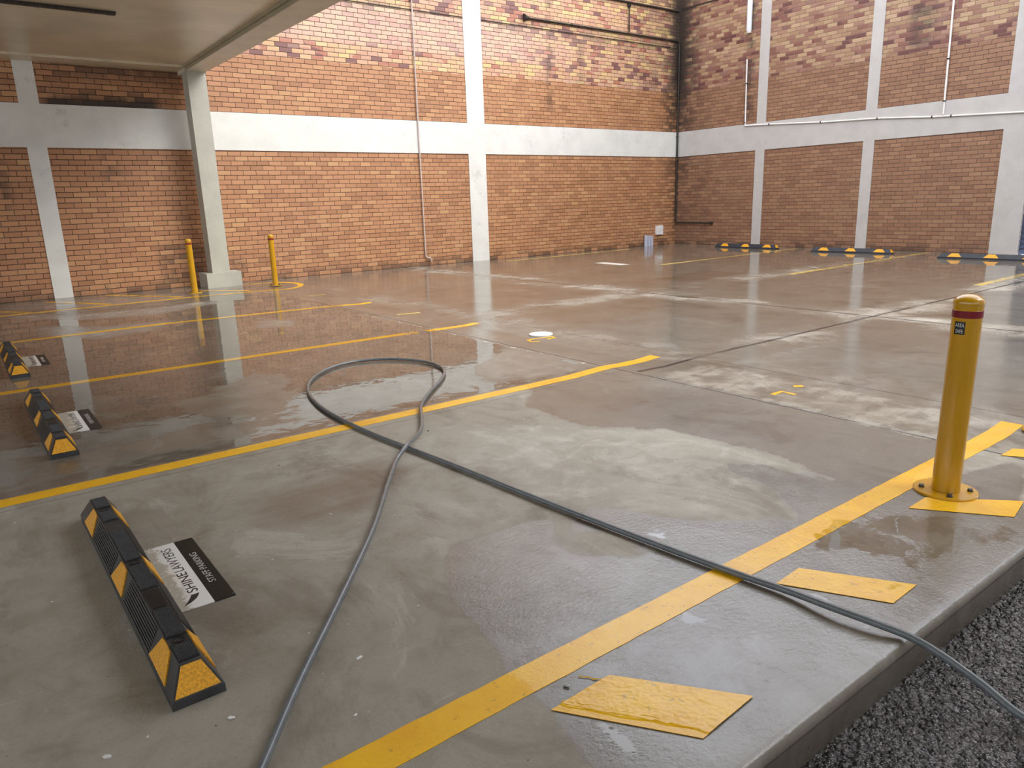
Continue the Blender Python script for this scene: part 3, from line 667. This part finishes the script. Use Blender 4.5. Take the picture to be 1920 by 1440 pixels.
for (a, c_), lb in zip([((.25, 13.35), (.74, 12.70)), ((1.1, 14.0), (1.80, 12.75)), ((2.0, 14.25), (2.87, 12.80)), ((3.3, 13.55), (3.98, 12.78)), ((-.7, 13.9), (-.16, 12.70))],
        ['slanting yellow hatch bar nearest the left edge', 'slanting yellow hatch bar in front of the pale pilaster', 'slanting yellow hatch bar left of the far bollard', 'yellow hatch bar passing the column plinth', 'slanting yellow hatch bar beyond the left edge']):
    paint('hatch_bar', [a, c_], .11, lb, group='yellow no-parking hatching by the long wall', wear=lambda x, y: .10+0*x)
paint('border_line', [(-1.5, 1.46), (4.2, 1.46), (4.45, 1.47), (4.785, 1.487)], .115, 'broad yellow border line along the kerb, running past the right bollard')
GK = 'yellow slanted bars along the kerb'
kb = patch('kerb_bar', [(1.085, 1.315), (1.310, 1.320), (1.55, 1.00), (1.315, .985)], 'nearest yellow slanted bar with thick wrinkled paint, at the bottom', group=GK, n=90)
from mathutils import noise as mnoise
for v in kb.data.vertices:
    q_ = v.co.copy(); d_ = abs(mnoise.noise(Vector((q_.x*16+3, q_.y*16, 0)))); e_ = mnoise.noise(Vector((q_.x*70, q_.y*70, 2)))
    t_ = (q_.x-1.085)*.82+(q_.y-1.315)*.57; inb = min(1, max(0, (t_-.022+.008*mnoise.noise(q_*22))/.006))
    v.co.z += (.0018+.0005*e_+.0007*mnoise.noise(Vector((q_.x*24, q_.y*24, 5)))+.0003*math.exp(-(d_/.05)**2))*inb
patch('kerb_bar', [(2.13, 1.31), (2.29, 1.32), (2.49, .99), (2.31, .985)], 'yellow slanted bar just behind the hose near the kerb', group=GK)
patch('kerb_bar', [(3.12, 1.31), (3.29, 1.315), (3.56, 1.02), (3.35, .985)], 'yellow slanted bar in front of the right bollard base', group=GK)
patch('kerb_bar', [(4.12, 1.31), (4.29, 1.315), (4.56, 1.02), (4.35, .985)], 'yellow slanted bar beyond the right edge', group=GK)
# wrinkled second coat on the nearest bar
def ridge(pts, r): 
    b = B(); tube(b, [(p[0], p[1], .0028) for p in pts], r, 6); return b
wr_ = [(1.12+.012*k, 1.268-.0165*k+random.uniform(-.003, .003)) for k in range(17)]
q0 = np.array((1.085, 1.315)); q1 = np.array((1.315, .985)); 
bar = [o for o in bpy.data.objects if o.name == 'kerb_bar'][0]
def along(off, s0, s1, r, n=26):
    d_ = (q1-q0)/np.linalg.norm(q1-q0); nn = np.array((-d_[1], d_[0])); L_ = np.linalg.norm(q1-q0)
    return [tuple(q0+d_*L_*(s0+(s1-s0)*k/n)+nn*(off+random.uniform(-.0025, .0025))) for k in range(n+1)]
for off, s0, s1, r in ((.030, .06, .93, .0035), (.043, .05, .70, .0028), (.162, .10, .55, .002)):
    b = ridge(along(off, s0, s1, r), [r*random.uniform(.6, 1.2) for _ in range(27)]); o = obj('paint_wrinkle', b, M_yellow, bar, smooth=True); put_mask(o.data)
# faded marks farther off
GFd = 'faded yellow bay lines in front of the end wall'
paint('faded_line', [(11.3, 7.05), (16.8, 7.22)], .12, 'faded yellow line between first and second navy wheel stops reading from the middle', mat=M_faded, wear=lambda x, y: .12+.0*x, group=GFd)
paint('faded_line', [(11.4, 4.2), (15.8, 4.28)], .12, 'faded yellow line right of the last navy wheel stop', mat=M_faded, wear=lambda x, y: .15+.0*x, group=GFd)
paint('faded_line', [(11.5, 10.1), (16.7, 10.25)], .12, 'faint yellow line left of the middle navy wheel stop', mat=M_faded, wear=lambda x, y: .26+.0*x, group=GFd)
paint('faded_line', [(10.3, 13.75), (14.6, 13.95)], .10, 'faint yellow line close to the long brick wall', mat=M_faded, wear=lambda x, y: .22+.0*x, group=GFd)
paint('faint_dash', [(4.40, 11.2), (4.68, 11.19)], .08, 'small faint yellow dash near the painted loop', mat=M_faded, wear=lambda x, y: .16+.0*x)
paint('faint_dash', [(4.40, 8.28), (4.70, 8.20)], .08, 'small faint yellow dash between the two bay line ends', mat=M_faded, wear=lambda x, y: .16+.0*x)
patch('white_mark', [(11.30, 11.55), (11.05, 11.6), (10.98, 10.75), (11.23, 10.72)], 'white painted rectangle on the far floor', 'floor marking', mat=M_white)
paint('survey_mark', GP([(1448, 738), (1466, 731), (1492, 737)]), .035, 'small yellow arrow-like mark right of the joint corner', mat=M_yellow, wear=lambda x, y: .12+.0*x)
paint('survey_mark', GP([(1488, 722), (1506, 722)]), .045, 'tiny yellow fleck above the arrow-like mark', mat=M_yellow, wear=lambda x, y: .14+.0*x)
paint('scribble_mark', GP([(1012, 638), (996, 639), (990, 636), (1000, 633), (1022, 631), (1034, 630), (1040, 632), (1026, 634)]), .035, 'yellow scribble beside the white round cover', mat=M_yellow, wear=lambda x, y: .08+.0*x)
cx_, cy_ = G(1014, 626)
b = B(); lathe(b, [(0, -.012), (.125, -.012), (.125, .000), (.118, .004), (0, .004)], cx_, cy_, 40); tag(obj('drain_cover', b, M_pvc), 'white round cover set in the floor strip', 'cover')

# ------------------------------------------------------------------ hose
def catmull(P_, n=14):
    P_ = [np.array(p, float) for p in P_]; P_ = [2*P_[0]-P_[1]] + P_ + [2*P_[-1]-P_[-2]]; out = []
    for i in range(1, len(P_)-2):
        a, b_, c_, d_ = P_[i-1:i+3]
        for k in range(n):
            t_ = k/n; out.append(.5*((2*b_)+(c_-a)*t_+(2*a-5*b_+4*c_-d_)*t_*t_+(3*b_-a-3*c_+d_)*t_**3))
    out.append(P_[-2]); return out
HR = .0122; LIFT = .0035
pix = [((445, 1530), 0), ((490, 1440), 0), ((560, 1280), 0), ((640, 1118), 0), ((700, 990), 0), ((728, 905), 0), ((744, 862), 0), ((765, 832), 1), ((788, 808), 0), ((791, 785), 0), ((790, 760), 0), ((806, 735), 0), ((827, 712), 0), ((833, 697), 0), ((823, 686), 0), ((790, 677), 0), ((740, 673), 0), ((690, 675), 0), ((645, 682), 0), ((608, 695), 0), ((584, 712), 0), ((577, 730), 0), ((586, 748), 0), ((612, 770), 0), ((660, 796), 0), ((715, 820), 0), ((772, 842), 0), ((860, 876), 0), ((1000, 932), 0), ((1150, 990), 0), ((1300, 1046), 0), ((1400, 1082), 0)]
hp = []
for (a_, c_), lift in pix:
    z = HR+LIFT + (.026 if lift else 0); x_, y_ = G(a_, c_, z); hp.append((x_, y_, z))
for (a_, c_), z in [((1480, 1109), .020), ((1560, 1139), .030), ((1640, 1168), .028), ((1706, 1194), .014), ((1765, 1228), -.010), ((1840, 1282), -.055), ((1922, 1346), -.098)]:
    x_, y_ = G(a_, c_, z); hp.append((x_, y_, z))
hp += [(hp[-1][0]+.04, hp[-1][1]-.14, -.115), (hp[-1][0]+.10, hp[-1][1]-.5, -.117), (hp[-1][0]-.1, hp[-1][1]-1.4, -.117)]
b = B(); tube(b, catmull(hp, 12), HR, 16); tag(obj('hose', b, M_hose, smooth=True), 'long grey rubber hose looped across the wet floor and over the kerb', 'hose')

# ------------------------------------------------------------------ pipes and fittings
def pipe(name, pts, r, mat, label, cat, clips=(), clip_mat=None, group=None, end=None):
    r_ = empty(name, pts[0]); o0 = Vector(pts[0])
    b = B(); tube(b, [Vector(p)-o0 for p in pts], r, 12); obj('pipe_run', b, mat, r_, smooth=True)
    for c_, ax in clips:
        b = B(); c_ = Vector(c_)-o0; e = Vector((.012 if ax == 'x' else 0, .012 if ax == 'y' else 0, .012 if ax == 'z' else 0)); tube(b, [c_-e, c_+e], r*1.45, 12); obj('clip', b, clip_mat or M_dark, r_, smooth=True)
    if end:
        b = B(); tube(b, [Vector(end[0])-o0, Vector(end[1])-o0], list(end[2]), 14); obj('flange', b, M_dark, r_, smooth=True)
    return tag(r_, label, cat, group)
YW, XW = YL-.03, XR-.03
pipe('downpipe', [(8.54, YL-.035, WT), (8.50, YL-.035, 3.2), (8.50, YL-.035, .30), (8.50, YL-.04, .21), (8.53, YL-.045, .18), (8.60, YL-.045, .175), (8.63, YL-.045, .15), (8.635, YL-.045, .07)], .016, M_pipe,
     'thin pinkish downpipe on the long wall, left of the wide white pilaster', 'pipe', clips=[((8.50, YL-.035, z), 'z') for z in (.9, 2.3, 3.3, 4.4, 5.5, 6.6)], clip_mat=M_pipe)
pipe('water_pipe', [(11.60, YW, 5.49), (14.4, YW, 5.49), (16.90, YW, 5.49), (16.965, YW, 5.46), (16.965, YW-.02, 5.3), (16.965, YW-.02, .68), (16.965, YW-.03, .62), (16.965, 14.2, .61), (16.965, 13.12, .60)], .024, M_dark,
     'dark rusty pipe running along the long wall and down the corner', 'pipe', end=((11.50, YW, 5.49), (11.66, YW, 5.49), (.085, .03)), clips=[((16.965, YW-.02, z), 'z') for z in (1.2, 3.0, 4.3)]+[((13.0, YW, 5.49), 'x')])
pipe('water_pipe', [(12.2, YW, 6.24), (16.95, YW, 6.24)], .026, M_dark, 'upper dark pipe near the top of the long wall', 'pipe', clips=[((13.6, YW, 6.24), 'x')])
pipe('branch_pipe', [(14.99, YW-.01, 6.205), (14.99, YW-.01, 5.525)], .017, M_dark, 'short dark upright pipe between the two rusty wall pipes', 'pipe', end=((14.99, YW-.01, 6.20), (14.99, YW-.01, 6.11), (.06, .03)))
b = B(); tube(b, [(16.965, 13.16, .60), (16.965, 13.08, .60)], [.042, .042], 14)
o = obj('end_cap', b, M_dark, smooth=True); par = bpy.data.objects['water_pipe']; o.parent = par; o.location = -Vector(par.location)
hz = [(12.17, 3.075), (11.5, 3.045), (9.98, 2.95), (8.65, 2.90), (7.51, 2.81), (6.2, 2.745), (4.5, 2.66), (1.0, 2.48)]
pipe('conduit', [(XW, 12.19, 4.68), (XW, 12.16, 3.10), (XW, 12.15, 3.075)] + [(XW, y_, z_) for y_, z_ in hz], .018, M_pvc, 'white plastic conduit rising at the left pilaster and running along the grey band', 'conduit',
     clips=[((XW, y_, z_), 'y') for y_, z_ in ((11.45, 3.04), (10.05, 2.955), (8.69, 2.90), (7.52, 2.812), (7.14, 2.795))] + [((XW, 12.17, z_), 'z') for z_ in (4.1, 3.15)])
pipe('conduit', [(XW, 7.36, WT), (XW, 7.33, 5.0), (XW, 7.30, 2.83)], .020, M_pvc, 'white upright conduit between the middle and wide grey pilasters', 'conduit', clips=[((XW, 7.315, 3.92), 'z'), ((XW, 7.305, 3.1), 'z'), ((XW, 7.34, 5.2), 'z')])
t = tag(empty('tube_light', (XR-.06, 12.15, 5.30)), 'long white fluorescent tube fitting mounted upright beside the first grey pilaster', 'light fitting')
b = B(); tube(b, [(0, 0, .02), (0, 0, .06), (0, 0, 1.3)], [.045, .065, .065], 18); obj('diffuser', b, M_tube, t, smooth=True)
b = B(); box(b, .03, .06, -.03, .03, .0, 1.3); obj('backplate', b, M_pvc, t)
b = B(); tube(b, [(0, 0, -.01), (0, 0, .03)], [.05, .058], 18); obj('end_cap', b, M_pvc, t, smooth=True)
t = tag(empty('junction_box', (16.29, YL, .28)), 'small pale box on the long wall near the corner', 'box')
b = B(); box(b, -.13, .12, -.08, 0, .02, .27); obj('housing', b, M_pvc, t, bevel=.012)
b = B(); box(b, -.10, .09, -.088, -.078, .15, .25); obj('lid', b, M_pvc, t, bevel=.004)
for k, lb in enumerate(['left of the three short grey pipe ends standing by the wall', 'middle of the three short grey pipe ends standing by the wall', 'right of the three short grey pipe ends standing by the wall']):
    b = B(); r_ = (.055, .05, .05)[k]; cx_ = (15.70, 15.82, 15.93)[k]; tube(b, [(cx_, YL-.07, 0), (cx_, YL-.07, .30-.012*k)], r_, 20); tag(obj('pipe_end', b, M_grpipe, smooth=True), lb, 'pipe', 'short grey pipes at the foot of the long wall')
# dark strip standing in for the ledge's shadow line on the long wall
b = B(); box(b, 3.9, 9.80, YL-.012, YL, 5.300, 5.318); box(b, 10.28, 16.9, YL-.012, YL, 5.300, 5.318); struct(obj('trim_12', b, M_dark), 'thin dark strip for the ledge shadow line high on the long wall', 'trim')
b = B(); box(b, XR-.012, XR, 12.0, 14.4, 6.28, 6.31); struct(obj('trim_13', b, M_dark), 'thin dark ledge line high on the end wall', 'trim')

# ------------------------------------------------------------------ crumbs on the floor
def chip(px, py, r, mat, label, cat='debris', flat=.35, name='paint_chip'):
    x_, y_ = G(px, py); b = B(); bmesh.ops.create_icosphere(b, subdivisions=2, radius=r)
    for v in b.verts: v.co *= random.uniform(.7, 1.15)
    bmesh.ops.scale(b, vec=(1.3, .8, flat), verts=b.verts); lo = min(v.co.z for v in b.verts)
    o = obj(name, b, mat); o.location = (x_, y_, -lo); o.rotation_euler.z = random.uniform(0, 3); return tag(o, label, cat, 'small crumbs scattered on the slab')
M_chip = simple('white_crumb', (.72, .72, .70), .6, bump=.2)
chip(433, 1347, .0085, M_chip, 'white crumb right of the near end of the foreground wheel stop')
chip(200, 1419, .010, M_chip, 'pale flat crumb at the bottom left', flat=.12)
chip(674, 1233, .0085, M_chip, 'white fleck between the hose and the broad yellow line', flat=.12)
chip(667, 1340, .005, M_chip, 'tiny white fleck right of the hose at the bottom', flat=.12)
chip(1062, 1287, .0085, simple('grey_pebble', (.42, .42, .40), .6), 'grey pebble between the broad line and the nearest kerb bar', 'pebble', .6, 'pebble')
chip(803, 808, .006, M_black, 'black crumb right of the hose crossing', flat=.4)
chip(98, 1178-50, .004, M_chip, 'tiny pale fleck left of the foreground wheel stop', flat=.12)

# ------------------------------------------------------------------ daylight: bright overcast sky, thin sun
w = bpy.data.worlds.new('world'); SC.world = w; w.use_nodes = True; nt = w.node_tree; nt.nodes.clear()
out = nt.nodes.new('ShaderNodeOutputWorld'); bg = nt.nodes.new('ShaderNodeBackground')
tc = nt.nodes.new('ShaderNodeTexCoord'); sp_ = nt.nodes.new('ShaderNodeSeparateXYZ'); rp = nt.nodes.new('ShaderNodeValToRGB')
nt.links.new(tc.outputs['Generated'], sp_.inputs[0]); nt.links.new(sp_.outputs[2], rp.inputs[0])
rp.color_ramp.elements[0].color = (1.0, 1.06, 1.19, 1); rp.color_ramp.elements[0].position = .55; rp.color_ramp.elements[1].color = (.90, .87, .82, 1); rp.color_ramp.elements[1].position = .92
nt.links.new(rp.outputs[0], bg.inputs[0]); bg.inputs[1].default_value = 2.7; nt.links.new(bg.outputs[0], out.inputs[0])
sun = bpy.data.objects.new('sun', bpy.data.lights.new('sun', 'SUN')); COL.objects.link(sun)
sun.data.energy = 1.7; sun.data.angle = math.radians(32); sun.data.color = (1, .95, .88)
sun.rotation_euler = Vector((-.50, .62, -.60)).to_track_quat('-Z', 'Y').to_euler(); sun.location = (8, -6, 14)

SC.view_settings.view_transform = 'Standard'; SC.view_settings.look = 'None'; SC.view_settings.gamma = 1
SC.view_settings.exposure = 0.42; SC.view_settings.use_curve_mapping = False
try: SC.cycles.max_bounces = 8; SC.cycles.diffuse_bounces = 5
except Exception: pass
